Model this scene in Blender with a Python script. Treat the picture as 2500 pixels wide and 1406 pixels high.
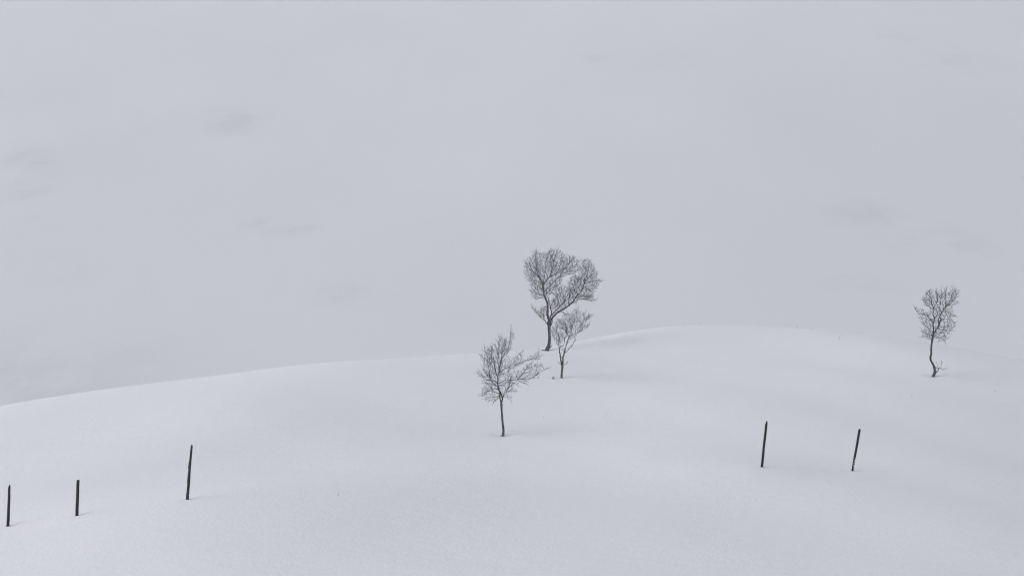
import bpy, math, random
import numpy as np
from mathutils import Vector

R = math.radians
scene = bpy.context.scene
for o in list(bpy.data.objects):
    bpy.data.objects.remove(o)

# ------------------------------------------------------------------ camera
W, H, F = 2500.0, 1406.0, 5500.0          # photo size and focal length in photo pixels
PITCH = math.atan2(1250 - 703, F)          # lens tilted up the hillside
cam_d = bpy.data.cameras.new('camera')
cam_d.sensor_width = 36.0
cam_d.lens = 36.0 * F / W
cam_d.clip_start, cam_d.clip_end = 0.5, 12000
cam = bpy.data.objects.new('camera', cam_d)
scene.collection.objects.link(cam)
cam.location = (0, 0, 0)
cam.rotation_euler = (math.pi / 2 + PITCH, 0, 0)
scene.camera = cam

# ------------------------------------------------------------------ sky, sun, exposure
SUN_EL, SUN_AZ = R(27), R(-98)             # azimuth from +y (view direction), negative = left
world = bpy.data.worlds.new('World')
scene.world = world
world.use_nodes = True
nt = world.node_tree
nt.nodes.clear()
sky = nt.nodes.new('ShaderNodeTexSky')
sky.sky_type = 'NISHITA'
sky.sun_disc = False
sky.sun_elevation = SUN_EL
sky.sun_rotation = SUN_AZ
sky.altitude = 900
sky.air_density = 1.0
sky.dust_density = 6.0
hs = nt.nodes.new('ShaderNodeHueSaturation')
hs.inputs['Saturation'].default_value = 0.5   # overcast: nearly colourless
bg = nt.nodes.new('ShaderNodeBackground')
bg.inputs['Strength'].default_value = 0.053
wo = nt.nodes.new('ShaderNodeOutputWorld')
nt.links.new(sky.outputs[0], hs.inputs['Color'])
nt.links.new(hs.outputs[0], bg.inputs['Color'])
nt.links.new(bg.outputs[0], wo.inputs['Surface'])

sun_d = bpy.data.lights.new('sun', 'SUN')
sun_d.energy = 1.42
sun_d.angle = R(85)
sun_d.color = (1.0, 0.982, 0.998)
sun = bpy.data.objects.new('sun', sun_d)
scene.collection.objects.link(sun)
sdir = Vector((math.sin(SUN_AZ) * math.cos(SUN_EL), math.cos(SUN_AZ) * math.cos(SUN_EL), math.sin(SUN_EL)))
sun.rotation_euler = sdir.to_track_quat('Z', 'Y').to_euler()
sun.location = sdir * 400

vs = scene.view_settings
vs.view_transform = 'Standard'
vs.look = 'None'
vs.gamma = 1
vs.use_curve_mapping = False
vs.exposure = 1.13
scene.display_settings.display_device = 'sRGB'
cy = scene.cycles
cy.max_bounces = 6
cy.diffuse_bounces = 4
cy.volume_bounces = 2
cy.use_denoising = True
cy.denoising_prefilter = 'NONE'
cy.filter_width = 1.2
cy.use_adaptive_sampling = False
cy.pixel_filter_type = 'BLACKMAN_HARRIS'

# ------------------------------------------------------------------ helpers
rng = np.random.default_rng(11)
random.seed(5)
cp, sp = math.cos(PITCH), math.sin(PITCH)

def unproject(u, v, Y):
    """photo pixel + distance in front of the camera -> world point"""
    xc, yc = (u - W / 2) / F, (H / 2 - v) / F
    dy, dz = cp - sp * yc, sp + cp * yc
    s = Y / dy
    return np.array([xc * s, Y, dz * s])

def project(p):
    d = p[1] * cp + p[2] * sp
    return W / 2 + F * p[0] / d, H / 2 - F * (-p[1] * sp + p[2] * cp) / d

def mesh_obj(name, verts, faces, mat, parent=None, smooth=True):
    me = bpy.data.meshes.new(name)
    me.from_pydata([tuple(map(float, q)) for q in verts], [], faces)
    if smooth:
        me.polygons.foreach_set('use_smooth', [True] * len(me.polygons))
    me.materials.append(mat)
    me.update()
    o = bpy.data.objects.new(name, me)
    scene.collection.objects.link(o)
    if parent is not None:
        o.parent = parent
    return o

def tag(o, label=None, cat=None, group=None, kind=None):
    if label: o['label'] = label
    if cat: o['category'] = cat
    if group: o['group'] = group
    if kind: o['kind'] = kind
    return o

def empty(name, loc):
    o = bpy.data.objects.new(name, None)
    o.location = tuple(map(float, loc))
    o.empty_display_size = 0.2
    scene.collection.objects.link(o)
    return o

# ------------------------------------------------------------------ materials
def new_mat(name):
    m = bpy.data.materials.new(name)
    m.use_nodes = True
    n = m.node_tree.nodes
    return m, n, m.node_tree.links, n['Principled BSDF']

def noise(n, l, vec, scale, detail=4.0, rough=0.55):
    t = n.new('ShaderNodeTexNoise')
    t.inputs['Scale'].default_value = scale
    t.inputs['Detail'].default_value = detail
    t.inputs['Roughness'].default_value = rough
    l.new(vec, t.inputs['Vector'])
    return t.outputs['Fac']

def ramp(n, l, src, lo, hi):
    r = n.new('ShaderNodeMapRange')
    r.interpolation_type = 'SMOOTHSTEP'
    r.inputs['From Min'].default_value = lo
    r.inputs['From Max'].default_value = hi
    l.new(src, r.inputs['Value'])
    return r.outputs['Result']

def math_node(n, l, op, a, b):
    m = n.new('ShaderNodeMath')
    m.operation = op
    for i, q in enumerate((a, b)):
        if isinstance(q, (int, float)): m.inputs[i].default_value = q
        else: l.new(q, m.inputs[i])
    return m.outputs[0]

def mix_col(n, l, fac, a, b):
    m = n.new('ShaderNodeMix')
    m.data_type = 'RGBA'
    if isinstance(fac, (int, float)): m.inputs['Factor'].default_value = fac
    else: l.new(fac, m.inputs['Factor'])
    for key, q in ((6, a), (7, b)):
        if isinstance(q, tuple): m.inputs[key].default_value = (*q, 1)
        else: l.new(q, m.inputs[key])
    return m.outputs[2]

def snow_material():
    m, n, l, b = new_mat('wind_packed_snow')
    g = n.new('ShaderNodeTexCoord').outputs['Object']
    fine = noise(n, l, g, 9.0, 6, 0.7)
    mid = noise(n, l, g, 1.3, 4, 0.6)
    b.inputs['Roughness'].default_value = 0.85
    b.inputs['Specular IOR Level'].default_value = 0.15
    col = mix_col(n, l, fine, (0.775, 0.785, 0.815), (0.86, 0.87, 0.90))
    l.new(col, b.inputs['Base Color'])
    h = math_node(n, l, 'ADD', math_node(n, l, 'MULTIPLY', fine, 0.022), math_node(n, l, 'MULTIPLY', mid, 0.03))
    bp = n.new('ShaderNodeBump')
    bp.inputs['Strength'].default_value = 0.55
    bp.inputs['Distance'].default_value = 1.0
    l.new(h, bp.inputs['Height'])
    l.new(bp.outputs[0], b.inputs['Normal'])
    return m

def mountain_material():
    m, n, l, b = new_mat('snow_over_scree')
    g = n.new('ShaderNodeTexCoord').outputs['Object']
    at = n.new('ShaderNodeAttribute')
    at.attribute_name = 'bare'  # also carries the darker lower-left tone, besides bare ground
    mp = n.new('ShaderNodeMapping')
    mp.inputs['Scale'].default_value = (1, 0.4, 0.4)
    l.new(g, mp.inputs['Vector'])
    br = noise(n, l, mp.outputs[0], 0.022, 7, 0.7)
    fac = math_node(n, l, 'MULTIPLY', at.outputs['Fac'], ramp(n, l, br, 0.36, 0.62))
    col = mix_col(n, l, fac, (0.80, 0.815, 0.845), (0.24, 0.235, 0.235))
    l.new(col, b.inputs['Base Color'])
    b.inputs['Roughness'].default_value = 0.9
    b.inputs['Specular IOR Level'].default_value = 0.1
    return m

def bark_material(name, dark, light, frost, frost_scale=26.0):
    m, n, l, b = new_mat(name)
    g = n.new('ShaderNodeTexCoord').outputs['Object']
    mp = n.new('ShaderNodeMapping')
    mp.inputs['Scale'].default_value = (1, 1, 0.45)
    l.new(g, mp.inputs['Vector'])
    base = mix_col(n, l, noise(n, l, mp.outputs[0], 34, 5, 0.65), dark, light)
    geo = n.new('ShaderNodeNewGeometry')
    sx = n.new('ShaderNodeSeparateXYZ')
    l.new(geo.outputs['Normal'], sx.inputs[0])
    up = ramp(n, l, sx.outputs['Z'], 0.05, 0.75)
    wind = math_node(n, l, 'SUBTRACT', math_node(n, l, 'MULTIPLY', sx.outputs['X'], 0.75), math_node(n, l, 'MULTIPLY', sx.outputs['Y'], 0.65))
    side = ramp(n, l, wind, 0.1, 0.95)                 # rime grown on the windward side
    rime = math_node(n, l, 'MAXIMUM', up, math_node(n, l, 'MULTIPLY', side, 0.85))
    fn = noise(n, l, g, frost_scale, 4, 0.7)
    fac = math_node(n, l, 'MULTIPLY', rime, ramp(n, l, fn, 0.62 - frost * 0.4, 0.72 - frost * 0.2))
    col = mix_col(n, l, fac, base, (0.78, 0.80, 0.84))
    l.new(col, b.inputs['Base Color'])
    b.inputs['Roughness'].default_value = 0.9
    b.inputs['Specular IOR Level'].default_value = 0.15
    bp = n.new('ShaderNodeBump')
    bp.inputs['Strength'].default_value = 0.6
    bp.inputs['Distance'].default_value = 0.01
    l.new(fn, bp.inputs['Height'])
    l.new(bp.outputs[0], b.inputs['Normal'])
    return m

def post_material(name, dark, light):
    m, n, l, b = new_mat(name)
    g = n.new('ShaderNodeTexCoord').outputs['Object']
    mp = n.new('ShaderNodeMapping')
    mp.inputs['Scale'].default_value = (1, 1, 0.06)
    l.new(g, mp.inputs['Vector'])
    grain = noise(n, l, mp.outputs[0], 70, 6, 0.7)
    blot = noise(n, l, g, 5, 3, 0.6)
    f = math_node(n, l, 'MULTIPLY', ramp(n, l, grain, 0.35, 0.7), ramp(n, l, blot, 0.3, 0.7))
    l.new(mix_col(n, l, f, dark, light), b.inputs['Base Color'])
    b.inputs['Roughness'].default_value = 0.85
    b.inputs['Specular IOR Level'].default_value = 0.25
    bp = n.new('ShaderNodeBump')
    bp.inputs['Strength'].default_value = 0.9
    bp.inputs['Distance'].default_value = 0.008
    l.new(grain, bp.inputs['Height'])
    l.new(bp.outputs[0], b.inputs['Normal'])
    return m

def plain_material(name, a, c, scale):
    m, n, l, b = new_mat(name)
    g = n.new('ShaderNodeTexCoord').outputs['Object']
    l.new(mix_col(n, l, noise(n, l, g, scale, 4, 0.6), a, c), b.inputs['Base Color'])
    b.inputs['Roughness'].default_value = 0.9
    b.inputs['Specular IOR Level'].default_value = 0.1
    return m

M_SNOW = snow_material()
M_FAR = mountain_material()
M_BARK = bark_material('dark_bark', (0.016, 0.015, 0.016), (0.06, 0.056, 0.055), 0.27, 30.0)
M_TWIG = bark_material('rimed_twigs', (0.028, 0.027, 0.029), (0.056, 0.054, 0.057), 0.49, 16.0)
M_CLUMP = plain_material('lodged_snow', (0.78, 0.80, 0.83), (0.86, 0.87, 0.90), 20)
M_POST = post_material('weathered_post_wood', (0.010, 0.010, 0.013), (0.06, 0.059, 0.068))
M_POST_B = post_material('tarred_post_wood', (0.008, 0.008, 0.009), (0.04, 0.04, 0.038))
M_GRASS = plain_material('dry_grass', (0.05, 0.045, 0.044), (0.11, 0.10, 0.096), 30)

# ------------------------------------------------------------------ the hill
CREST = [(-700, 1110, 100), (-350, 1048, 102), (0, 990, 103), (300, 944, 103), (600, 907, 104), (900, 878, 105), (1100, 866, 107),
         (1250, 856, 110), (1340, 846, 113), (1450, 826, 116), (1550, 807, 119), (1650, 797, 122),
         (1760, 794, 124), (1880, 797, 124), (2030, 806, 123), (2200, 826, 120), (2350, 850, 117),
         (2500, 879, 114), (2800, 948, 110), (3200, 1050, 106)]
FACE = [(19, 1285, 62), (187, 1259, 62), (457, 1220, 63), (1859, 1141, 73), (2081, 1150, 74.5),
        (1226, 1064, 84), (1371, 923, 98), (1335, 857, 110), (2279, 920, 101),
        (200, 1080, 82), (620, 1030, 84), (900, 960, 92), (820, 1150, 72), (1080, 1180, 68), (1150, 1290, 60.5), (1500, 1180, 70), (1500, 1300, 61.5), (1700, 950, 95),
        (1650, 860, 108.5), (2000, 880, 106), (1900, 1020, 87), (2380, 1010, 92), (2450, 1200, 73),
        (-600, 1340, 62), (3000, 1300, 72), (3000, 1120, 90)]
NEAR = [(x, y, z) for x, y, z in
        [(-14, 51, -2.4), (-7, 52, -1.7), (0, 53, -1.55), (7, 53, -1.75), (13, 53, -2.1), (-40, 46, -4.2), (40, 46, -4.0), (0, 35, -2.1), (-40, 25, -3.2), (40, 25, -3.0),
         (0, 10, -1.75), (0, -30, -1.7), (-60, -30, -2.0), (60, -30, -2.0), (-60, 10, -2.3), (60, 10, -2.3)]]

def tps_fit(P, Z, lam=0.02):
    n = len(P)
    d = np.linalg.norm(P[:, None] - P[None], axis=2)
    K = np.where(d > 0, d * d * np.log(d + 1e-9), 0) + lam * np.eye(n)
    Q = np.hstack([np.ones((n, 1)), P])
    A = np.block([[K, Q], [Q.T, np.zeros((3, 3))]])
    return np.linalg.solve(A, np.concatenate([Z, np.zeros(3)]))

def tps_eval(P, w, X, Y):
    sh = X.shape
    q = np.stack([X.ravel(), Y.ravel()], 1)
    out = np.empty(len(q))
    for i in range(0, len(q), 40000):
        c = q[i:i + 40000]
        d2 = ((c[:, None] - P[None]) ** 2).sum(2)
        k = 0.5 * d2 * np.log(d2 + 1e-12)
        out[i:i + 40000] = k @ w[:-3] + w[-3] + c @ w[-2:]
    return out.reshape(sh)

crest_w = np.array([unproject(*c) for c in CREST])
face_w = np.array([unproject(*c) for c in FACE])
cz = crest_w[:, 2].copy()

def fit():
    C = crest_w.copy()
    C[:, 2] = cz
    back = []
    for c in C[::2]:
        r = c / np.linalg.norm(c[:2])
        for dd, drop in ((14, 2.2), (45, 11), (100, 22)):
            p = c + r * dd * np.array([1, 1, 0])
            back.append((p[0], p[1], c[2] - drop))
    A = np.vstack([C, face_w, np.array(NEAR), np.array(back)])
    P = A[:, :2]
    return P, tps_fit(P, A[:, 2])

def smooth_noise(X, Y, s, seed):
    g = np.random.default_rng(seed)
    out = np.zeros_like(X)
    for _ in range(7):
        a = g.uniform(0, 2 * math.pi)
        k = 2 * math.pi / (s * g.uniform(0.7, 1.5))
        out += np.sin(k * (X * math.cos(a) + Y * math.sin(a)) + g.uniform(0, 6.28))
    return out / 2.6

WELLS = []                                   # (x, y, depth, radius), filled once bases are known

def hill_z(X, Y):
    z = tps_eval(PC, WC, X, Y)
    z = z + 0.035 * smooth_noise(X, Y, 11.0, 3) + 0.006 * smooth_noise(X, Y, 3.5, 4)
    for (wx, wy, dp, rr) in WELLS:
        d2 = (X - wx) ** 2 + (Y - wy) ** 2
        z = z - dp * np.exp(-d2 / (rr * rr)) + 0.35 * dp * np.exp(-d2 / (5.0 * rr * rr))
    return z

YS = np.arange(40, 150, 0.5)
for it in range(8):                          # settle the skyline of the hill where the photo has it
    PC, WC = fit()
    for i, (u, v, Y0) in enumerate(CREST):
        xc = (u - W / 2) / F
        ray = np.array([unproject(u, v, y) for y in YS])
        z = hill_z(ray[:, 0], ray[:, 1])
        vv = np.array([project((a, b, c))[1] for a, b, c in zip(ray[:, 0], ray[:, 1], z)])
        cz[i] += 0.8 * (vv.min() - v) / F * Y0
PC, WC = fit()

def hit(u, v):
    """first point of the hill seen at a photo pixel"""
    ys = np.arange(45, 150, 0.05)
    a = unproject(u, v, 1.0)
    z = hill_z(a[0] * ys, ys)
    k = np.argmax(z >= a[2] * ys)
    return np.array([a[0] * ys[k], ys[k], z[k]])

BASES = {'t1': (1334, 856), 't2': (1371, 923), 't3': (1227, 1064), 't4': (2279, 919.5)}
POSTS = [((19, 1285), (23, 1183)), ((187.5, 1259), (191, 1171)), ((457, 1220), (468.5, 1085)),
         ((1860, 1141), (1871.5, 1027.5)), ((2081, 1150), (2099, 1046.5))]
base_w = {k: hit(*q) for k, q in BASES.items()}
post_w = [hit(*q[0]) for q in POSTS]
for k, q in base_w.items():
    WELLS.append((q[0] + 0.1, q[1] - 0.02, 0.10, 0.42))
for q in post_w:
    WELLS.append((q[0] + 0.05, q[1], 0.05, 0.22))
base_w = {k: hit(*q) for k, q in BASES.items()}
post_w = [hit(*q[0]) for q in POSTS]

def axis(fine0, fine1, step, lo, hi, grow=1.18):
    a = list(np.arange(fine0, fine1 + 1e-6, step))
    s = step
    while a[-1] < hi:
        s *= grow
        a.append(a[-1] + s)
    s = step
    while a[0] > lo:
        s *= grow
        a.insert(0, a[0] - s)
    return np.array(a)

def grid_faces(nx, ny):
    i = np.arange(nx * ny).reshape(ny, nx)
    return np.stack([i[:-1, :-1], i[:-1, 1:], i[1:, 1:], i[1:, :-1]], -1).reshape(-1, 4).tolist()

gx = axis(-34, 36, 0.25, -260, 260)
gy = axis(48, 128, 0.25, -140, 215)
X, Y = np.meshgrid(gx, gy)
Z = hill_z(np.clip(X, -110, 110), np.clip(Y, -60, 205))
side = np.clip((np.abs(X) - 60) / 150, 0, 1)
Z = Z - 10 * side ** 2 * (Y > 0)
Z = np.maximum(Z, -18 - 0.0 * X)
ground = mesh_obj('snow_ground', np.stack([X, Y, Z], -1).reshape(-1, 3), grid_faces(len(gx), len(gy)), M_SNOW)
tag(ground, 'smooth snow covered hill filling the lower half', kind='structure')
print('tree bases', {k: np.round(v, 2).tolist() for k, v in base_w.items()})
print('posts', [np.round(v, 2).tolist() for v in post_w])

# ------------------------------------------------------------------ the slope behind, in the fog
mx = np.arange(-2600, 2601, 22.0)
my = np.concatenate([np.arange(190, 700, 30.0), np.arange(700, 4501, 22.0)])
X, Y = np.meshgrid(mx, my)
T = np.clip((Y - 650) / 3300, 0, 2)
Z = -40 + 1040 * T ** 1.08
Z = Z + (10 * smooth_noise(X, Y * .5, 1300, 21) + 3 * smooth_noise(X, Y * .5, 480, 22) + 1.2 * smooth_noise(X, Y * .5, 170, 23)) * np.clip(T * 3, 0, 1)
Z[Y < 650] = -40
DARK_MARKS = [(590, 300, 75, 26, .8), (562, 325, 28, 6, .8), (705, 556, 60, 7, .75), (640, 545, 40, 8, .4), (75, 395, 55, 28, .6), (60, 465, 45, 12, .5),
         (850, 718, 60, 14, .5), (2110, 520, 90, 25, .45), (2300, 590, 120, 22, .5), (1440, 138, 45, 8, .5), (1670, 145, 70, 18, .35),
         (2190, 96, 60, 6, .4), (365, 725, 18, 8, .5), (110, 545, 30, 6, .45), (2330, 150, 110, 25, .35),
         (1080, 765, 45, 22, .25), (2050, 690, 150, 14, .25), (1440, 10, 60, 6, .4), (60, 950, 480, 110, .42), (300, 860, 160, 35, .3), (120, 650, 110, 30, .2)]  # broad lower-left entry is a darker tone painted in for contrast along the ridge
D = Y * cp + Z * sp
U = W / 2 + F * X / D
V = H / 2 - F * (-Y * sp + Z * cp) / D
bare = np.zeros_like(X)  # bare patches plus the broad darker tone at lower left
for (u, v, su, sv, a) in DARK_MARKS:
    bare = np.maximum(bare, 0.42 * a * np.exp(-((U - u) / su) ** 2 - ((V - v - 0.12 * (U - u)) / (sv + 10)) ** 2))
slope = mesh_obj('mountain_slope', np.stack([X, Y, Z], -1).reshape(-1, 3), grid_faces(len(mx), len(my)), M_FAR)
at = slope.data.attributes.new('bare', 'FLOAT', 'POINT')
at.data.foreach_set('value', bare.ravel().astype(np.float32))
tag(slope, 'pale snowy mountainside fading into the fog', kind='structure')

# ------------------------------------------------------------------ tubes
class Tubes:
    def __init__(self):
        self.v, self.f = [], []

    def add(self, pts, rad, sides=6, cap=True, lump=0.0):
        pts = np.asarray(pts, float)
        n = len(pts)
        if n < 2: return
        tan = np.gradient(pts, axis=0)
        tan /= np.linalg.norm(tan, axis=1)[:, None] + 1e-12
        ref = np.array([0.31, 0.87, 0.2]) if abs(tan[0][1]) < 0.8 else np.array([1.0, 0.1, 0])
        b0 = len(self.v)
        ang = np.arange(sides) * 2 * math.pi / sides
        ca, sa = np.cos(ang), np.sin(ang)
        for i in range(n):
            t = tan[i]
            a = ref - t * ref.dot(t)
            a /= np.linalg.norm(a) + 1e-12
            ref = a
            b = np.cross(t, a)
            r = rad[i]
            rr = r * (1 + lump * rng.normal(size=sides)) if lump else r
            ring = pts[i] + (ca * rr)[:, None] * a + (sa * rr)[:, None] * b
            self.v.extend(ring)
        for i in range(n - 1):
            o = b0 + i * sides
            for k in range(sides):
                k2 = (k + 1) % sides
                self.f.append((o + k, o + k2, o + sides + k2, o + sides + k))
        if cap:
            self.f.append(tuple(b0 + (n - 1) * sides + k for k in range(sides)))
            self.f.append(tuple(b0 + k for k in reversed(range(sides))))

    def build(self, name, mat, parent=None, origin=None):
        v = np.array(self.v)
        if origin is not None: v = v - origin
        return mesh_obj(name, v, self.f, mat, parent)

def catmull(P, step):
    P = np.asarray(P, float)
    if len(P) == 2:
        n = max(2, int(np.linalg.norm(P[1] - P[0]) / step) + 1)
        return np.array([P[0] + (P[1] - P[0]) * t for t in np.linspace(0, 1, n)])
    Q = np.vstack([2 * P[0] - P[1], P, 2 * P[-1] - P[-2]])
    out = []
    for i in range(1, len(Q) - 2):
        n = max(1, int(np.linalg.norm((Q[i + 1] - Q[i])[:3]) / step))
        for t in np.arange(n) / n:
            a, b, c, d = Q[i - 1], Q[i], Q[i + 1], Q[i + 2]
            out.append(0.5 * (2 * b + (c - a) * t + (2 * a - 5 * b + 4 * c - d) * t * t + (3 * b - a - 3 * c + d) * t ** 3))
    out.append(Q[-2])
    return np.array(out)

def in_poly(poly, u, v):
    c = False
    j = len(poly) - 1
    for i in range(len(poly)):
        (xi, yi), (xj, yj) = poly[i], poly[j]
        if (yi > v) != (yj > v) and u < (xj - xi) * (v - yi) / (yj - yi) + xi:
            c = not c
        j = i
    return c

# ------------------------------------------------------------------ trees
class Tree:
    """trunk and branches follow the shape of one real tree; every branch leans to its own depth;
    side shoots grow in all directions and stop at the limits of the crown"""
    def __init__(self, key, ox, oy, sc, seed):
        self.base = base_w[key]
        self.ox, self.oy, self.sc = ox, oy, sc
        self.rnd = random.Random(seed)
        self.paths = []              # world polylines of traced wood
        self.mpp = self.base[1] / F / sc       # metres per traced pixel

    def px(self, x, y):
        return self.ox + x / self.sc, self.oy + y / self.sc

    def trace(self, pts, r0, r1, lean=None, bare=0.25, shoots=True, snow=0.3, side=1.0):
        p2 = [self.px(x, y) for x, y in pts]
        flat = np.array([unproject(u, v, self.base[1]) for u, v in p2])
        d0, slope0 = 0.0, 0.0
        if self.paths:                                  # join the nearest wood already there
            best = None
            for path in self.paths:
                d = np.hypot(path[0][:, 0] - flat[0][0], path[0][:, 2] - flat[0][2])
                k = int(np.argmin(d))
                if best is None or d[k] < best[0]:
                    best = (d[k], path[0][k], path[1][k])
            d0 = best[1][1] - self.base[1]
            flat[0] = best[1]
            flat[0][1] = self.base[1]
        L = np.concatenate([[0], np.cumsum(np.linalg.norm(np.diff(flat, axis=0), axis=1))])
        if lean is None: lean = self.rnd.uniform(-0.75, 0.75)
        flat[:, 1] += d0 + lean * L
        # keep the sight line of every joint while it moves in depth
        for i in range(1, len(flat)):
            flat[i] = unproject(*p2[i], flat[i][1])
        c = catmull(flat, 0.07)
        n = len(c)
        if n > 4:
            j = np.zeros_like(c)
            j[1:-1] = rng.normal(0, 0.008, (n - 2, 3))
            c = c + j
        t = np.linspace(0, 1, n)
        rad = (r0 + (r1 - r0) * t ** 0.8) * self.mpp
        self.paths.append((c, rad))
        return dict(c=c, rad=rad, bare=bare, shoots=shoots, snow=snow, side=side)

def tree(key, label, ox, oy, sc, seed, trunk, branches, crowns, roots=(), shoot=None):
    T = Tree(key, ox, oy, sc, seed)
    rnd = T.rnd
    S = dict(gap=0.11, l2=0.62, l3=0.30, l4=0.14, up=0.22, g3=0.085, g4=0.07, tw=1.0, cell=7.0, want=3, fill=1500)
    S.update(shoot or {})
    polys = []
    for c in crowns:                                   # shoots may end a little past these limits
        mx_, my_ = sum(x for x, _ in c) / len(c), sum(y for _, y in c) / len(c)
        polys.append([T.px(mx_ + (x - mx_) * 0.965, my_ + (y - my_) * 0.965) for x, y in c])
    root = empty('bare_tree', T.base)
    tag(root, label, 'tree', 'bare trees on the snow hill')
    O = T.base
    # trunk
    pts = [(a, b) for a, b, _ in trunk]
    t2 = [T.px(*q) for q in pts]
    c = catmull([np.append(unproject(*q, T.base[1]), r) for q, (_, _, r) in zip(t2, trunk)], 0.05)
    tc, tr = c[:, :3], c[:, 3] * T.mpp
    tc[:, 1] += 0.05 * np.sin(np.linspace(0, 5, len(tc))) * np.linspace(0, 1, len(tc))
    sink = tc[0] - np.array([0, 0, 0.35])
    tb = Tubes()
    tb.add(np.vstack([sink, tc]), np.concatenate([[tr[0] * 1.1], tr]), 12, True, 0.07)
    T.paths.append((tc, tr))
    trunk_o = tb.build('trunk', M_BARK, root, O)
    for rp in roots:
        rr = Tubes()
        pp = [unproject(*T.px(x, y), T.base[1] - 0.08) for x, y, _ in rp]
        rr.add(catmull(pp, 0.03), np.linspace(rp[0][2], rp[-1][2], len(catmull(pp, 0.03))) * T.mpp, 6, True, 0.12)
        rr.build('root', M_BARK, root, O)

    CELL = S['cell']
    NP = []
    grid = {}
    nodes = []
    clumps = []

    def cover(p):
        u, v = project(p)
        k = (int(u / CELL), int(v / CELL))
        grid[k] = grid.get(k, 0) + 1

    def clump(p):
        r = rnd.uniform(0.008, 0.018)
        w = np.array([rnd.gauss(0, 1), rnd.gauss(0, 1), rnd.gauss(0, .3)])
        w = w / np.linalg.norm(w) * r
        clumps.append(([p - w + (0, 0, r * .5), p + (0, 0, r * .8), p + w + (0, 0, r * .5)], [r * .4, r, r * .4]))

    mids = [(sum(a for a, _ in q) / len(q), sum(b for _, b in q) / len(q)) for q in polys]

    def inside(p, k=1.0):
        u, v = project(p)
        return any(in_poly(q, m[0] + (u - m[0]) / k, m[1] + (v - m[1]) / k) for q, m in zip(polys, mids))

    def grow(tw, p, d, length, r0, r1, level, bi=0):
        n = max(2, int(length / 0.075))
        st = length / n
        P, cur = [p], p
        kids = []
        reach = 1.07 - 0.27 * rnd.random() ** 1.6         # every shoot ends at its own distance: a feathered outline
        for i in range(n):
            d = d + np.array([rnd.gauss(0, .065), rnd.gauss(0, .065), rnd.gauss(0, .06) + S['up'] * 0.10])
            d = d / np.linalg.norm(d)
            cur = cur + d * st
            if not inside(cur, reach) and rnd.random() < 0.8:
                if rnd.random() < 0.22 and level < 4:
                    P.append(cur + d * rnd.uniform(0.02, 0.16))      # a stray shoot outgrowing the crown
                elif rnd.random() < 0.55 or i == 0:
                    P.append(cur - d * st * rnd.uniform(-0.6, 0.7))
                break
            P.append(cur)
            kids.append((cur, d, i / n))
        if len(P) < 2: return
        rad = np.linspace(r0, r1, len(P)) * S['tw']
        tw.add(P, rad, 4 if level < 4 else 3, False)
        for q in P[1:]:
            cover(q)
            if level < 4: nodes.append((q, d, bi))
        if level == 2 and rnd.random() < 0.4:
            clump(p)
        if level >= 4: return
        g = S['g3'] if level == 2 else S['g4']
        acc = 0.0
        for q, dd, t in kids:
            acc += st
            while acc > g:
                acc -= g
                a = rnd.uniform(0.35, 0.8)
                ax = np.array([rnd.gauss(0, 1), rnd.gauss(0, 1), rnd.gauss(0, 1)])
                ax -= dd * ax.dot(dd)
                ax /= np.linalg.norm(ax)
                nd = dd * math.cos(a) + ax * math.sin(a)
                nd[2] += S['up'] * 0.6
                nd /= np.linalg.norm(nd)
                ln = (S['l3'] if level == 2 else S['l4']) * rnd.uniform(0.5, 1.15) * (1 - 0.35 * t)
                grow(tw, q, nd, ln, 0.0052 if level == 2 else 0.0042, 0.003, level + 1, bi)

    def shoots(tr_, tw, bi):
        c, rad = tr_['c'], tr_['rad']
        seg = np.linalg.norm(np.diff(c, axis=0), axis=1)
        L = np.concatenate([[0], np.cumsum(seg)])
        s = L[-1] * tr_['bare'] + rnd.uniform(0, S['gap'])
        while s < L[-1]:
            k = min(np.searchsorted(L, s), len(c) - 1)
            k = max(k, 1)
            d = c[k] - c[k - 1]
            d /= np.linalg.norm(d)
            t = s / L[-1]
            a = rnd.uniform(0.45, 1.0)
            ax = np.array([rnd.gauss(0, 1), rnd.gauss(0, 1.1), rnd.gauss(0, 1)])
            ax -= d * ax.dot(d)
            ax /= np.linalg.norm(ax)
            nd = d * math.cos(a) + ax * math.sin(a)
            nd[2] += S['up']
            nd /= np.linalg.norm(nd)
            ln = S['l2'] * tr_['side'] * rnd.uniform(0.35, 1.1) * (1 - 0.35 * t)
            grow(tw, c[k], nd, ln, min(0.0095, rad[k] * 0.8), 0.0036, 2, bi)
            s += S['gap'] * rnd.uniform(0.6, 1.4)
        d = c[-1] - c[-2]
        d /= np.linalg.norm(d)
        for _ in range(2):
            grow(tw, c[-1], d + np.array([rnd.gauss(0, .25), rnd.gauss(0, .3), rnd.gauss(0, .2)]), S['l3'], rad[-1] * 0.9, 0.003, 3, bi)

    built = []
    for bi, spec in enumerate(branches):
        pts, r0, r1 = spec[:3]
        kw = spec[3] if len(spec) > 3 else {}
        b = T.trace(pts, r0, r1, **kw)
        tb = Tubes()
        tb.add(b['c'], b['rad'], 7, True, 0.06)
        bo = tb.build('branch', M_BARK, root, O)
        tw = Tubes()
        if b['shoots']:
            n0 = max(1, int(len(b['c']) * b['bare']))
            for i in range(n0, len(b['c'])):
                nodes.append((b['c'][i], (b['c'][i] - b['c'][i - 1]) / (np.linalg.norm(b['c'][i] - b['c'][i - 1]) + 1e-9), bi))
        built.append((b, bo, tw))
    for bi, (b, bo, tw) in enumerate(built):
        if b['shoots']: shoots(b, tw, bi)
    # twigs reach into the parts of the crown that are still thin
    cells = []
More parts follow.
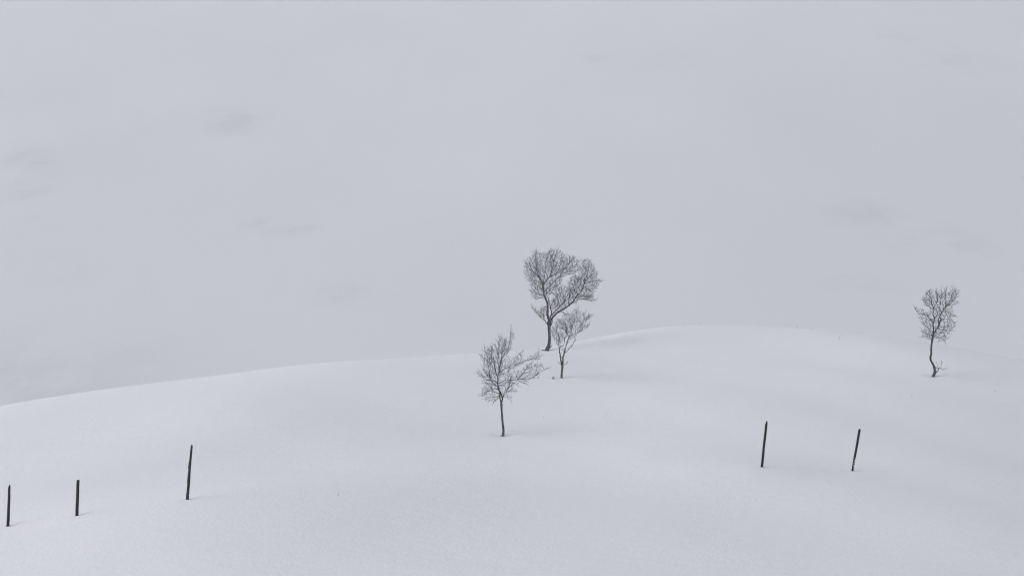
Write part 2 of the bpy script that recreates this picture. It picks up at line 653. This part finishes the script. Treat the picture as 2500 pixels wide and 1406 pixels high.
    for q in polys:
        us, vs_ = [a_ for a_, _ in q], [b_ for _, b_ in q]
        if max(vs_) - min(vs_) < 25: continue
        for iu in range(int(min(us) / CELL), int(max(us) / CELL) + 1):
            for iv in range(int(min(vs_) / CELL), int(max(vs_) / CELL) + 1):
                if in_poly(q, (iu + .5) * CELL, (iv + .5) * CELL): cells.append((iu, iv))
    for k in range(S['fill']):
        iu, iv = cells[rnd.randrange(len(cells))]
        if grid.get((iu, iv), 0) >= S['want'] * rnd.uniform(0.25, 1.0): continue
        tu, tv = (iu + rnd.random()) * CELL, (iv + rnd.random()) * CELL
        if k % 40 == 0 or len(NP) == 0:
            NP = np.array([q[0] for q in nodes])
            D_ = NP[:, 1] * cp + NP[:, 2] * sp
            NU, NV = W / 2 + F * NP[:, 0] / D_, H / 2 - F * (-NP[:, 1] * sp + NP[:, 2] * cp) / D_
        d2 = np.hypot(NU - tu, (NV - tv))+ 0.5 * np.maximum(0, tv - NV)
        m = int(np.argmin(d2 + rng.uniform(0, 6, len(d2))))
        if d2[m] < 2: continue
        p, dd, bi = nodes[m]
        tgt = unproject(tu, tv, p[1] + rnd.gauss(0, 0.18))
        way = tgt - p
        L = np.linalg.norm(way)
        if L > 0.9: continue
        d0 = way / L + 0.45 * dd
        d0 /= np.linalg.norm(d0)
        grow(built[bi][2], p, d0, L * 1.15, 0.006, 0.003, 2 if L > 0.4 else 3, bi)
    for bi, (b, bo, tw) in enumerate(built):
        if tw.v:
            tag(tw.build('twigs', M_TWIG, bo, O), kind='stuff')
        sn = Tubes()                               # snow lying along the branch
        c, rad = b['c'], b['rad']
        i = 1
        while i < len(c) - 3:
            d = c[i + 1] - c[i]
            if rnd.random() < b['snow'] * 1.3 and abs(d[2]) < 0.93 * np.linalg.norm(d):
                m = rnd.randint(2, 4)
                sl = c[i:i + m + 1].copy()
                r = rad[i:i + m + 1]
                sl[:, 2] += r * 0.75
                env = np.sin(np.linspace(0.35, math.pi - 0.35, len(sl)))
                sn.add(sl, (r * 0.75 + 0.010) * env, 5, True, 0.1)
                i += m
            i += 1
        if sn.v:
            tag(sn.build('branch_snow', M_CLUMP, bo, O), kind='stuff')
    if clumps:
        sn = Tubes()
        for P_, r_ in clumps: sn.add(P_, r_, 5, True, 0.12)
        tag(sn.build('lodged_snow', M_CLUMP, root, O), kind='stuff')
    return root

ST = dict(bare=0.15)
# large tree at the brow, leaning right limb
tree('t1', 'largest bare tree with a broad frosted crown and thick limb reaching right', 1250, 590, 5.02, 101,
     [(424, 1336, 30), (436, 1305, 25), (452, 1262, 20), (461, 1190, 18), (457, 1110, 18), (455, 1040, 19), (460, 985, 25), (462, 950, 24)],
     [([(452, 975), (437, 900), (436, 820), (430, 740), (405, 680), (386, 600), (380, 530)], 18, 9, dict(lean=0.05, bare=.75, side=.6, snow=.25)),
      ([(470, 985), (490, 940), (515, 905), (570, 860), (640, 820), (700, 780), (750, 730), (800, 660), (850, 600), (880, 540), (890, 490)], 16, 6, dict(lean=-0.15, bare=.42, side=.7)),
      ([(462, 950), (484, 880), (470, 800), (452, 730), (440, 690)], 9, 4, dict(lean=-.3, bare=.4)),
      ([(485, 920), (505, 880), (545, 830), (590, 790), (630, 755)], 8, 4, dict(lean=.4, bare=.4)),
      ([(380, 530), (352, 460), (320, 390), (300, 300), (288, 200), (300, 125)], 8, 2, ST),
      ([(382, 535), (420, 480), (470, 410), (500, 320), (515, 220), (560, 115)], 8, 2, ST),
      ([(392, 615), (440, 565), (510, 500), (580, 440), (660, 412), (740, 388), (785, 360)], 7, 2, dict(bare=.2)),
      ([(382, 545), (340, 500), (270, 470), (205, 440), (168, 405)], 5, 2, ST),
      ([(388, 600), (340, 560), (285, 512), (235, 480)], 5, 2, ST),
      ([(395, 655), (335, 648), (275, 626), (235, 606)], 5, 2, ST),
      ([(402, 700), (345, 692), (305, 702), (278, 684)], 4, 2, ST),
      ([(378, 528), (330, 440), (270, 370), (215, 330), (172, 262)], 6, 2, ST),
      ([(470, 470), (545, 380), (595, 270), (612, 150)], 5, 2, ST),
      ([(385, 520), (400, 400), (420, 280), (440, 150)], 6, 2, ST),
      ([(310, 360), (260, 270), (225, 200)], 4, 2, ST),
      ([(560, 450), (640, 340), (700, 260), (740, 195)], 5, 2, ST),
      ([(600, 430), (680, 350), (750, 320), (795, 270)], 4, 2, ST),
      ([(500, 330), (470, 230), (475, 120)], 4, 2, ST),
      ([(395, 640), (450, 610), (500, 560), (580, 520)], 4, 2, ST),
      ([(884, 530), (870, 450), (880, 350), (892, 245)], 6, 2, ST),
      ([(886, 520), (950, 490), (1025, 482), (1090, 478)], 5, 2, ST),
      ([(790, 685), (850, 700), (920, 714), (990, 722), (1035, 706)], 4, 2, ST),
      ([(700, 780), (700, 700), (725, 620), (705, 520)], 4, 2, ST),
      ([(872, 560), (940, 590), (1000, 602)], 4, 2, ST),
      ([(645, 812), (640, 700), (615, 620)], 4, 2, ST),
      ([(860, 590), (830, 500), (790, 440)], 4, 2, ST),
      ([(890, 490), (960, 420), (1030, 370)], 4, 2, ST),
      ([(888, 500), (930, 380), (935, 260)], 4, 2, ST),
      ([(580, 800), (562, 700), (522, 645), (485, 630)], 4, 2, ST),
      ([(750, 730), (760, 630), (765, 510)], 4, 2, ST),
      ([(800, 665), (890, 660), (970, 660)], 4, 2, ST),
      ([(560, 860), (530, 790), (510, 720)], 4, 2, ST),
      ([(452, 1045), (422, 995), (385, 945), (332, 902), (290, 862), (255, 822)], 7, 2.5, dict(bare=.35, side=.6)),
      ([(378, 938), (386, 890), (362, 835)], 4, 2, dict(side=.6)),
      ([(335, 903), (360, 880), (400, 830)], 3, 2, dict(side=.6)),
      ([(470, 1035), (490, 1005), (492, 955), (500, 930)], 7, 5, dict(shoots=False, lean=-.2)),
      ([(590, 872), (640, 878), (690, 890)], 4, 2, dict(side=.4))],
     [[(152, 400), (158, 250), (225, 175), (285, 95), (345, 140), (385, 115), (430, 135), (480, 90), (530, 110), (575, 75), (615, 150), (690, 165), (765, 180), (828, 250), (835, 365),
       (745, 398), (640, 425), (605, 500), (530, 590), (480, 655), (425, 690), (390, 715), (275, 705), (225, 630), (210, 530), (250, 520), (180, 465)],
      [(806, 300), (880, 212), (940, 225), (1005, 300), (1045, 370), (1060, 465), (1105, 474), (1050, 570), (990, 610), (985, 680), (1045, 705), (960, 738), (830, 715), (780, 785),
       (700, 775), (620, 835), (540, 870), (500, 900), (470, 850), (440, 730), (520, 700), (478, 635), (540, 575), (620, 535), (690, 550), (700, 455), (745, 430), (750, 390), (830, 420)],
      [(240, 795), (262, 850), (375, 965), (420, 985), (415, 790), (350, 815), (325, 850)],
      [(500, 880), (600, 840), (700, 900), (640, 930), (590, 880)]],
     roots=[[(430, 1325, 12), (395, 1332, 8), (362, 1325, 4)], [(440, 1310, 11), (470, 1295, 7), (490, 1268, 3)], [(425, 1330, 10), (440, 1338, 6), (452, 1330, 4)]],
     shoot=dict(l2=.62, l3=.34, l4=.17, up=.30, gap=.095, g3=.075, g4=.075, tw=0.92, cell=4.5, want=15, fill=18000))

# small forked tree in front of it
tree('t2', 'small slender bare tree forking low, in front of the largest tree', 1310, 730, 6.69, 202,
     [(406, 1300, 18), (410, 1240, 17), (415, 1170, 16), (422, 1105, 19), (418, 1075, 17)],
     [([(414, 1090), (401, 1020), (395, 950), (381, 870), (371, 790), (365, 700), (366, 620), (358, 585)], 14, 5, dict(lean=.15, bare=.75)),
      ([(424, 1085), (431, 1000), (440, 920), (456, 850), (477, 770), (502, 690), (531, 620), (562, 540), (582, 460), (602, 395)], 15, 4, dict(lean=-.1, bare=.55)),
      ([(452, 890), (500, 842), (550, 790), (600, 720), (628, 670), (625, 620), (650, 580), (690, 540), (750, 510)], 7.5, 4, dict(bare=.75)),
      ([(382, 795), (437, 752), (461, 690), (456, 642), (482, 600), (491, 550), (482, 470)], 8, 4, dict(bare=.5)),
      ([(374, 775), (330, 720), (300, 680), (270, 600), (243, 540)], 5, 2, dict(bare=.3)),
      ([(362, 700), (310, 650), (270, 575)], 4, 2, ST),
      ([(366, 610), (340, 560), (330, 490), (352, 430), (372, 385)], 4, 2, ST),
      ([(380, 790), (410, 700), (445, 650)], 4, 2, ST),
      ([(690, 540), (735, 485), (800, 462), (862, 415)], 5, 2, ST),
      ([(665, 560), (720, 490), (735, 410), (820, 340), (895, 268)], 5, 2, ST),
      ([(650, 585), (632, 525)], 4, 2, dict(side=.5)),
      ([(480, 765), (510, 705), (550, 655), (612, 618)], 5, 3, dict(bare=.5)),
      ([(442, 868), (420, 830), (400, 808)], 5, 3, dict(shoots=False)),
      ([(532, 618), (500, 560), (440, 470), (402, 398)], 4, 2, ST),
      ([(562, 540), (552, 440), (540, 345)], 5, 2, ST),
      ([(584, 460), (620, 350), (640, 260), (672, 150)], 4, 2, ST),
      ([(590, 400), (570, 320), (510, 270), (452, 228)], 4, 2, ST),
      ([(600, 400), (670, 330), (702, 225)], 4, 2, ST),
      ([(735, 410), (780, 320), (795, 235)], 4, 2, ST),
      ([(484, 560), (460, 460), (445, 380)], 4, 2, ST),
      ([(550, 790), (562, 786), (576, 784)], 4, 3, dict(shoots=False)),
      ([(456, 825), (440, 805), (425, 795)], 4, 2, dict(shoots=False)),
      ([(404, 1080), (372, 1052), (346, 1020)], 6, 4, dict(shoots=False, snow=.6)),
      ([(434, 1085), (478, 1062), (506, 1035), (516, 1010)], 8, 5, dict(shoots=False, snow=.6)),
      ([(398, 960), (382, 945), (376, 930)], 5, 4, dict(shoots=False))],
     [[(232, 540), (290, 400), (330, 330), (420, 330), (430, 220), (560, 250), (615, 150), (680, 130), (710, 215), (795, 230), (805, 290), (880, 230), (912, 285), (840, 350), (770, 405),
       (862, 400), (878, 440), (765, 520), (650, 590), (560, 645), (500, 640), (450, 655), (400, 695), (370, 770), (285, 720), (250, 620)]],
     shoot=dict(l2=.45, l3=.25, l4=.13, up=.30, gap=.085, g3=.07, g4=.08, tw=0.85, cell=4.5, want=8, fill=6000))

# front tree with two long sprays to the right
tree('t3', 'bare tree with straight thin trunk and long sprays reaching right, nearest of the tree trio', 1140, 790, 4.85, 303,
     [(424, 1332, 18), (431, 1290, 15), (430, 1240, 13.5), (421, 1160, 12.5), (415, 1080, 12), (410, 1000, 12.5), (408, 945, 15)],
     [([(415, 950), (420, 890), (408, 840), (388, 790), (372, 750), (366, 660), (376, 580), (390, 500), (405, 440), (440, 370), (475, 310), (505, 230), (515, 130), (522, 48)], 11, 1.6, dict(lean=.0, bare=.24)),
      ([(402, 945), (395, 895), (389, 850), (380, 800), (350, 740), (300, 690), (270, 640)], 8, 4, dict(lean=.3, bare=.4)),
      ([(386, 850), (366, 820), (322, 810), (290, 788), (250, 800)], 5, 2, dict(bare=.35)),
      ([(390, 872), (350, 893), (322, 918), (315, 940)], 4, 2, dict(bare=.4, side=.4)),
      ([(384, 860), (330, 868), (270, 880), (228, 890)], 4, 2, dict(side=.5)),
      ([(424, 885), (436, 840), (460, 792), (492, 758), (525, 730)], 7, 2.5, dict(bare=.3)),
      ([(370, 710), (410, 694), (460, 668), (540, 669), (620, 655), (700, 655), (780, 634), (840, 600), (900, 556), (942, 534)], 5.5, 2, dict(bare=.2, side=.75, lean=-.15)),
      ([(600, 656), (650, 600), (700, 540), (742, 488)], 4, 2, dict(side=.6)),
      ([(790, 630), (842, 580), (882, 505)], 3, 1.6, dict(side=.5)),
      ([(590, 668), (640, 692), (692, 710)], 3, 1.6, dict(side=.4)),
      ([(720, 650), (780, 648), (832, 640)], 2.5, 1.5, dict(side=.3)),
      ([(378, 570), (440, 540), (520, 506), (580, 490), (640, 466), (700, 432), (770, 420), (822, 410), (856, 325)], 5, 1.5, dict(side=.6, lean=.25)),
      ([(610, 476), (640, 430), (655, 335)], 3, 1.5, dict(side=.5)),
      ([(520, 506), (570, 450), (600, 378)], 3, 1.5, dict(side=.5)),
      ([(364, 705), (322, 672), (285, 672), (258, 630), (232, 575), (212, 500), (190, 400), (162, 370)], 5, 1.6, ST),
      ([(282, 668), (222, 658), (172, 620), (126, 574)], 4, 1.6, dict(side=.6)),
      ([(366, 645), (332, 550), (320, 450), (302, 350), (290, 280)], 5, 1.6, ST),
      ([(272, 645), (266, 560), (250, 480), (236, 380), (210, 300)], 5, 1.6, ST),
      ([(380, 560), (370, 450), (376, 330), (375, 205)], 5, 1.6, ST),
      ([(398, 460), (415, 350), (420, 200)], 4, 1.6, ST),
      ([(405, 440), (438, 330), (450, 205)], 4, 1.6, ST),
      ([(385, 780), (310, 770), (245, 820), (202, 842)], 5, 2, dict(side=.7)),
      ([(352, 740), (265, 708), (205, 740), (186, 790)], 4, 2, dict(side=.7)),
      ([(465, 785), (520, 792), (582, 795)], 3, 1.5, dict(side=.5)),
      ([(432, 855), (478, 880), (522, 915)], 3, 1.5, dict(side=.4)),
      ([(372, 735), (430, 716), (470, 690), (530, 700), (580, 715)], 4, 1.6, dict(side=.7)),
      ([(376, 600), (450, 590), (520, 540)], 4, 1.6, ST),
      ([(330, 560), (270, 440), (280, 340)], 3.5, 1.6, ST)],
     [[(118, 568), (165, 600), (205, 590), (185, 480), (150, 365), (200, 375), (198, 285), (280, 275), (350, 225), (372, 180), (450, 190), (492, 240), (500, 110), (520, 40), (560, 160), (520, 270), (465, 390),
       (560, 400), (600, 370), (655, 320), (665, 440), (740, 400), (850, 320), (855, 425), (710, 440), (570, 515), (500, 560), (560, 565), (640, 560), (745, 465), (810, 480), (890, 485), (955, 530),
       (800, 645), (740, 690), (690, 720), (590, 715), (520, 745), (585, 795), (520, 825), (525, 920), (440, 860), (400, 885), (320, 945), (225, 935), (172, 860), (190, 780), (205, 720), (150, 650)]],
     roots=[[(428, 1328, 12), (408, 1333, 8), (392, 1330, 4)]],
     shoot=dict(l2=.50, l3=.29, l4=.14, up=.30, gap=.08, g3=.075, g4=.09, tw=0.85, cell=5, want=6, fill=8000))

# lone tree on the right
tree('t4', 'lone bare tree with crooked lower trunk, standing apart on the right', 2200, 690, 5.62, 404,
     [(436, 1296, 26), (450, 1262, 20), (461, 1215, 18), (458, 1170, 17), (438, 1115, 15), (412, 1068, 14), (403, 1025, 15), (414, 975, 14), (412, 905, 13), (419, 835, 13), (428, 775, 14), (438, 712, 13)],
     [([(438, 720), (445, 640), (441, 560), (455, 490), (441, 430), (445, 370), (432, 310), (410, 230), (390, 125)], 11, 2.5, dict(lean=.1, bare=.62)),
      ([(446, 705), (480, 640), (515, 590), (530, 540), (545, 500), (528, 468), (555, 410), (600, 340), (650, 290), (710, 240), (755, 180), (768, 138)], 13, 2.5, dict(lean=-.12, bare=.5)),
      ([(516, 590), (506, 530), (528, 475)], 6, 6, dict(shoots=False, lean=-.3)),
      ([(438, 545), (400, 500), (350, 450), (310, 436), (250, 430), (216, 390), (195, 358)], 7, 2.5, dict(bare=.3, side=.7)),
      ([(455, 490), (490, 452), (528, 432), (552, 415)], 5, 5, dict(shoots=False)),
      ([(446, 352), (485, 362), (496, 400), (488, 448)], 5, 5, dict(shoots=False, lean=-.3)),
      ([(445, 365), (400, 340), (342, 300), (300, 238)], 5, 2, ST),
      ([(446, 355), (480, 290), (500, 200), (490, 105)], 6, 2, ST),
      ([(438, 560), (392, 512), (332, 492), (268, 490)], 4, 2, dict(side=.6)),
      ([(600, 340), (605, 250), (610, 150), (622, 85)], 5, 2, ST),
      ([(650, 290), (690, 190), (712, 98)], 5, 2, ST),
      ([(690, 258), (740, 275), (788, 276)], 4, 1.6, dict(side=.6)),
      ([(585, 365), (650, 410), (700, 436), (742, 458)], 4, 1.6, dict(side=.55)),
      ([(580, 385), (630, 450), (665, 482)], 4, 1.6, dict(side=.5)),
      ([(538, 535), (590, 502), (660, 510), (722, 546)], 4, 1.6, dict(side=.65)),
      ([(518, 598), (580, 612), (650, 600), (735, 602)], 4.5, 1.6, dict(side=.65)),
      ([(500, 620), (560, 652), (620, 640), (682, 660)], 4.5, 1.6, dict(side=.65)),
      ([(555, 405), (530, 340), (545, 250), (555, 140)], 5, 2, ST),
      ([(420, 270), (360, 220), (340, 155)], 4, 2, ST),
      ([(428, 740), (400, 690), (385, 640), (340, 590), (292, 550), (265, 530)], 6, 2, dict(side=.6)),
      ([(422, 745), (360, 702), (302, 682), (282, 650)], 5, 2, dict(side=.6)),
      ([(424, 755), (340, 726), (274, 748)], 5, 2, dict(side=.6)),
      ([(440, 750), (500, 742), (560, 770), (606, 822)], 5, 2, dict(side=.55)),
      ([(560, 768), (600, 780), (632, 768)], 3, 1.6, dict(side=.4)),
      ([(470, 690), (540, 682), (600, 662), (655, 690)], 4, 1.6, dict(side=.6)),
      ([(435, 740), (470, 720), (520, 700)], 4, 1.6, dict(side=.6)),
      ([(430, 760), (400, 775), (375, 770)], 3, 1.6, dict(side=.5)),
      ([(468, 1245), (500, 1202), (518, 1168)], 12, 7, dict(shoots=False, lean=-.1)),
      ([(512, 1185), (490, 1165), (505, 1135), (484, 1104)], 3, 1.5, dict(side=.3)),
      ([(448, 1130), (466, 1150), (492, 1178)], 4, 2, dict(side=.3)),
      ([(515, 1168), (545, 1178), (572, 1190), (590, 1186)], 4, 3, dict(side=.3)),
      ([(535, 1172), (548, 1145), (556, 1108)], 2.5, 1.5, dict(side=.3))],
     [[(288, 235), (335, 150), (378, 80), (405, 75), (440, 130), (490, 85), (560, 130), (580, 100), (622, 65), (660, 110), (720, 85), (765, 110), (800, 200), (775, 225), (798, 275), (720, 305), (705, 365), (748, 455), (700, 490), (680, 500),
       (740, 545), (700, 570), (745, 598), (690, 665), (655, 700), (610, 715), (640, 765), (610, 830), (500, 800), (420, 785), (340, 750), (268, 755), (275, 650), (330, 640), (255, 525), (250, 475), (330, 470), (230, 440), (185, 350), (250, 325), (320, 390), (400, 420), (380, 340)],
      [(470, 1180), (480, 1095), (570, 1095), (600, 1190), (560, 1205)]],
     roots=[[(440, 1290, 12), (418, 1292, 8), (402, 1284, 4)]],
     shoot=dict(l2=.40, l3=.22, l4=.11, gap=.08, g3=.065, up=.15, tw=1.0, cell=4.5, fill=9000, want=9))

# ------------------------------------------------------------------ fence posts
def post(idx, label, top, r_base, r_top, mat, twist=0.0, extra=None):
    (bu, bv), (tu, tv) = POSTS[idx]
    b = post_w[idx]
    tp = unproject(tu, tv, b[1] + 0.06 * random.uniform(-1, 1))
    ax = tp - b
    Lh = np.linalg.norm(ax)
    ax = ax / Lh
    root = empty('fence_post', b)
    tag(root, label, 'post', 'wooden posts standing in the snow')
    side_v = np.cross(np.array([0, 1.0, 0]), ax)
    side_v /= np.linalg.norm(side_v)
    dep = np.cross(ax, side_v)
    n, sides = 34, 18
    lob = rng.normal(0, 1, 6)
    V, Fc = [], []
    ts = np.concatenate([[-0.35 / Lh], np.linspace(0, 1, n)])
    def bend(t):
        return 0.003 * math.sin(t * 4 + idx) + 0.002 * math.sin(t * 11 + 2 * idx)
    for t in ts:
        tt = max(0, t)
        r = r_base + (r_top - r_base) * tt
        if top == 'round' and t > 0.97: r *= math.sqrt(max(0.2, 1 - ((t - 0.97) / 0.031) ** 2))
        if top == 'point' and t > 0.93: r *= max(0.4, 1 - ((t - 0.93) / 0.07) ** 1.4 * 0.6)
        c = ax * (t * Lh) + side_v * bend(tt)
        if top == 'point' and t > 0.90: c = c + side_v * 0.012 * (t - 0.9) / 0.1
        for k in range(sides):
            a = 2 * math.pi * k / sides
            q = 1 + 0.05 * math.sin(2 * a + lob[0] + 2 * tt) + 0.05 * math.sin(3 * a + lob[1] * 3 - 3 * tt) + 0.035 * math.sin(7 * a + lob[2] * 5 + 1.5 * tt) + 0.02 * rng.normal()
            if extra and 'crack' in extra:
                ca, t0, t1 = extra['crack']
                da = (a - ca + math.pi) % (2 * math.pi) - math.pi
                if t0 < t < t1: q -= 0.45 * math.exp(-(da / 0.28) ** 2) * math.sin(math.pi * (t - t0) / (t1 - t0)) ** 0.5
            V.append(c + (side_v * math.cos(a) + dep * math.sin(a)) * r * q)
    m = len(ts)
    for i in range(m - 1):
        for k in range(sides):
            k2 = (k + 1) % sides
            Fc.append((i * sides + k, i * sides + k2, (i + 1) * sides + k2, (i + 1) * sides + k))
    o = len(V)
    V.append(ax * Lh + (0.004 if top == 'flat' else 0.006) * ax + side_v * bend(1))
    for k in range(sides):
        Fc.append(((m - 1) * sides + k, (m - 1) * sides + (k + 1) % sides, o))
    mesh_obj('shaft', V, Fc, mat, root)
    def at_post(t, s, d):
        return ax * (t * Lh) + side_v * (s + bend(t)) + dep * d
    if extra and 'splinters' in extra:
        for (t0, s0, t1, s1, r) in extra['splinters']:
            tb = Tubes()
            tb.add(catmull([at_post(t0, s0, -0.02), at_post((t0 + t1) / 2, (s0 + s1) / 2 - 0.004, -0.025), at_post(t1, s1, -0.02)], 0.03),
                   np.linspace(r, r * 0.35, len(catmull([at_post(t0, s0, -0.02), at_post((t0 + t1) / 2, (s0 + s1) / 2 - 0.004, -0.025), at_post(t1, s1, -0.02)], 0.03))), 5, True, 0.15)
            tb.build('splinter', mat, root)
    if extra and 'snow' in extra:
        t0, t1, cnt = extra['snow']
        tb = Tubes()
        for _ in range(cnt):
            t = random.uniform(t0, t1)
            r = r_base + (r_top - r_base) * t
            a = random.gauss(-0.15, 0.55)
            p = at_post(t, r * 0.97 * math.cos(a), -abs(r * 0.97 * math.sin(a)) if random.random() < .8 else r * math.sin(a))
            h = random.uniform(0.008, 0.02)
            tb.add([p - ax * h, p, p + ax * h], [h * 0.3, h * random.uniform(.5, .9), h * 0.25], 5, True, 0.15)
        if tb.v: tag(tb.build('clinging_snow', M_CLUMP, root), kind='stuff')
    return root

post(0, 'dark wooden post with slanted tip at the far left edge', 'point', 0.041, 0.032, M_POST, extra=dict(crack=(4.4, .1, .9)))
post(1, 'shortest dark wooden post with flat top, second from the left', 'flat', 0.043, 0.040, M_POST, extra=dict(crack=(4.6, .45, 1.2), splinters=[(.55, .040, .72, .046, .008)]))
post(2, 'tallest dark wooden post with split edge, third from the left', 'round', 0.041, 0.029, M_POST, extra=dict(crack=(4.4, .5, .97), splinters=[(.55, -.034, .70, -.040, .008), (.30, -.036, .52, -.037, .007)], snow=(.05, .2, 4)))
post(3, 'black wooden post with pointed top, left of the right pair', 'point', 0.040, 0.036, M_POST_B)
post(4, 'black rounded post leaning right with snow clinging low on it, right of the pair', 'round', 0.035, 0.040, M_POST_B, extra=dict(snow=(.02, .32, 46)))

# ------------------------------------------------------------------ grass and twigs poking through
def stems(label, name, cat, strokes, r=0.006, group='dry stems poking through the snow'):
    b = hit(*strokes[0][0])
    root = empty(name, b)
    tag(root, label, cat, group)
    for s in strokes:
        q = hit(*s[0])
        pts = [unproject(u, v, q[1] + 0.02 * i) - b for i, (u, v) in enumerate(s)]
        pts[0] = pts[0] - np.array([0, 0, 0.06])
        c = catmull(pts, 0.03)
        tb = Tubes()
        tb.add(c, np.linspace(r, r * 0.45, len(c)), 5, True)
        tb.build('stem', M_GRASS, root)
    return root

stems('thin dry stem slanting on the dome left of the lone tree', 'grass_stem', 'grass', [[(2047, 831), (2049, 825), (2052.5, 818)]], .007)
stems('tiny upright stem on the skyline right of the dome top', 'grass_stem', 'grass', [[(1946.5, 801), (1947, 796), (1947.8, 792.5)]], .004)
stems('tiny upright stem on the skyline at the dome top', 'grass_stem', 'grass', [[(1710, 797), (1710, 791), (1710.3, 788)]], .003)
stems('faint short stems on the brow right of the small forked tree', 'grass_stem', 'grass', [[(1472, 836), (1473, 831)], [(1468, 836), (1467, 833)]], .006)
stems('thin stem midway between the front tree and the right pair of posts', 'grass_stem', 'grass', [[(1474, 1024), (1475, 1019), (1476.5, 1014)]], .005)
stems('faint upright stem close right of the front tree trunk', 'grass_stem', 'grass', [[(1327, 1022), (1327.4, 1014)]], .004)
stems('short curved stem right of the tallest post', 'grass_stem', 'grass', [[(828, 1210), (826, 1206), (825.6, 1200)]], .006)
stems('small dark blades in the snow below the lone tree', 'grass_stem', 'grass', [[(2229.6, 964.5), (2229, 961.5)], [(2229.5, 970), (2225, 967)]], .009)
stems('tiny dark tuft near the right edge', 'grass_stem', 'grass', [[(2430, 955.5), (2428.5, 953)], [(2428, 955.5), (2430, 953)]], .012)
stems('broken twig tips sticking up left of the small forked tree', 'twig_stub', 'twig',
      [[(1350, 925), (1351.5, 921.5), (1353.5, 917)], [(1349, 925), (1349.5, 922), (1348.5, 920.5)], [(1354, 925), (1355, 922.5)], [(1351, 925), (1349.5, 924), (1347.5, 923)]], .022)

# ------------------------------------------------------------------ the foggy air
def haze_box(lo, hi, density):
    (x0, y0, z0), (x1, y1, z1) = lo, hi
    v = [(x, y, z) for z in (z0, z1) for y in (y0, y1) for x in (x0, x1)]
    f = [(0, 2, 3, 1), (4, 5, 7, 6), (0, 1, 5, 4), (2, 6, 7, 3), (0, 4, 6, 2), (1, 3, 7, 5)]
    m = bpy.data.materials.new('foggy_air')
    m.use_nodes = True
    n = m.node_tree.nodes
    n.clear()
    out = n.new('ShaderNodeOutputMaterial')
    pv = n.new('ShaderNodeVolumePrincipled')
    pv.inputs['Color'].default_value = (0.90, 0.908, 0.938, 1)
    pv.inputs['Density'].default_value = density
    pv.inputs['Anisotropy'].default_value = 0.0
    m.node_tree.links.new(pv.outputs[0], out.inputs['Volume'])
    o = mesh_obj('haze', v, f, m, smooth=False)
    return tag(o, 'thin winter fog over the hill and mountainside', kind='stuff')

haze_box((-2700, -300, -60), (2700, 4600, 1400), 0.00042)
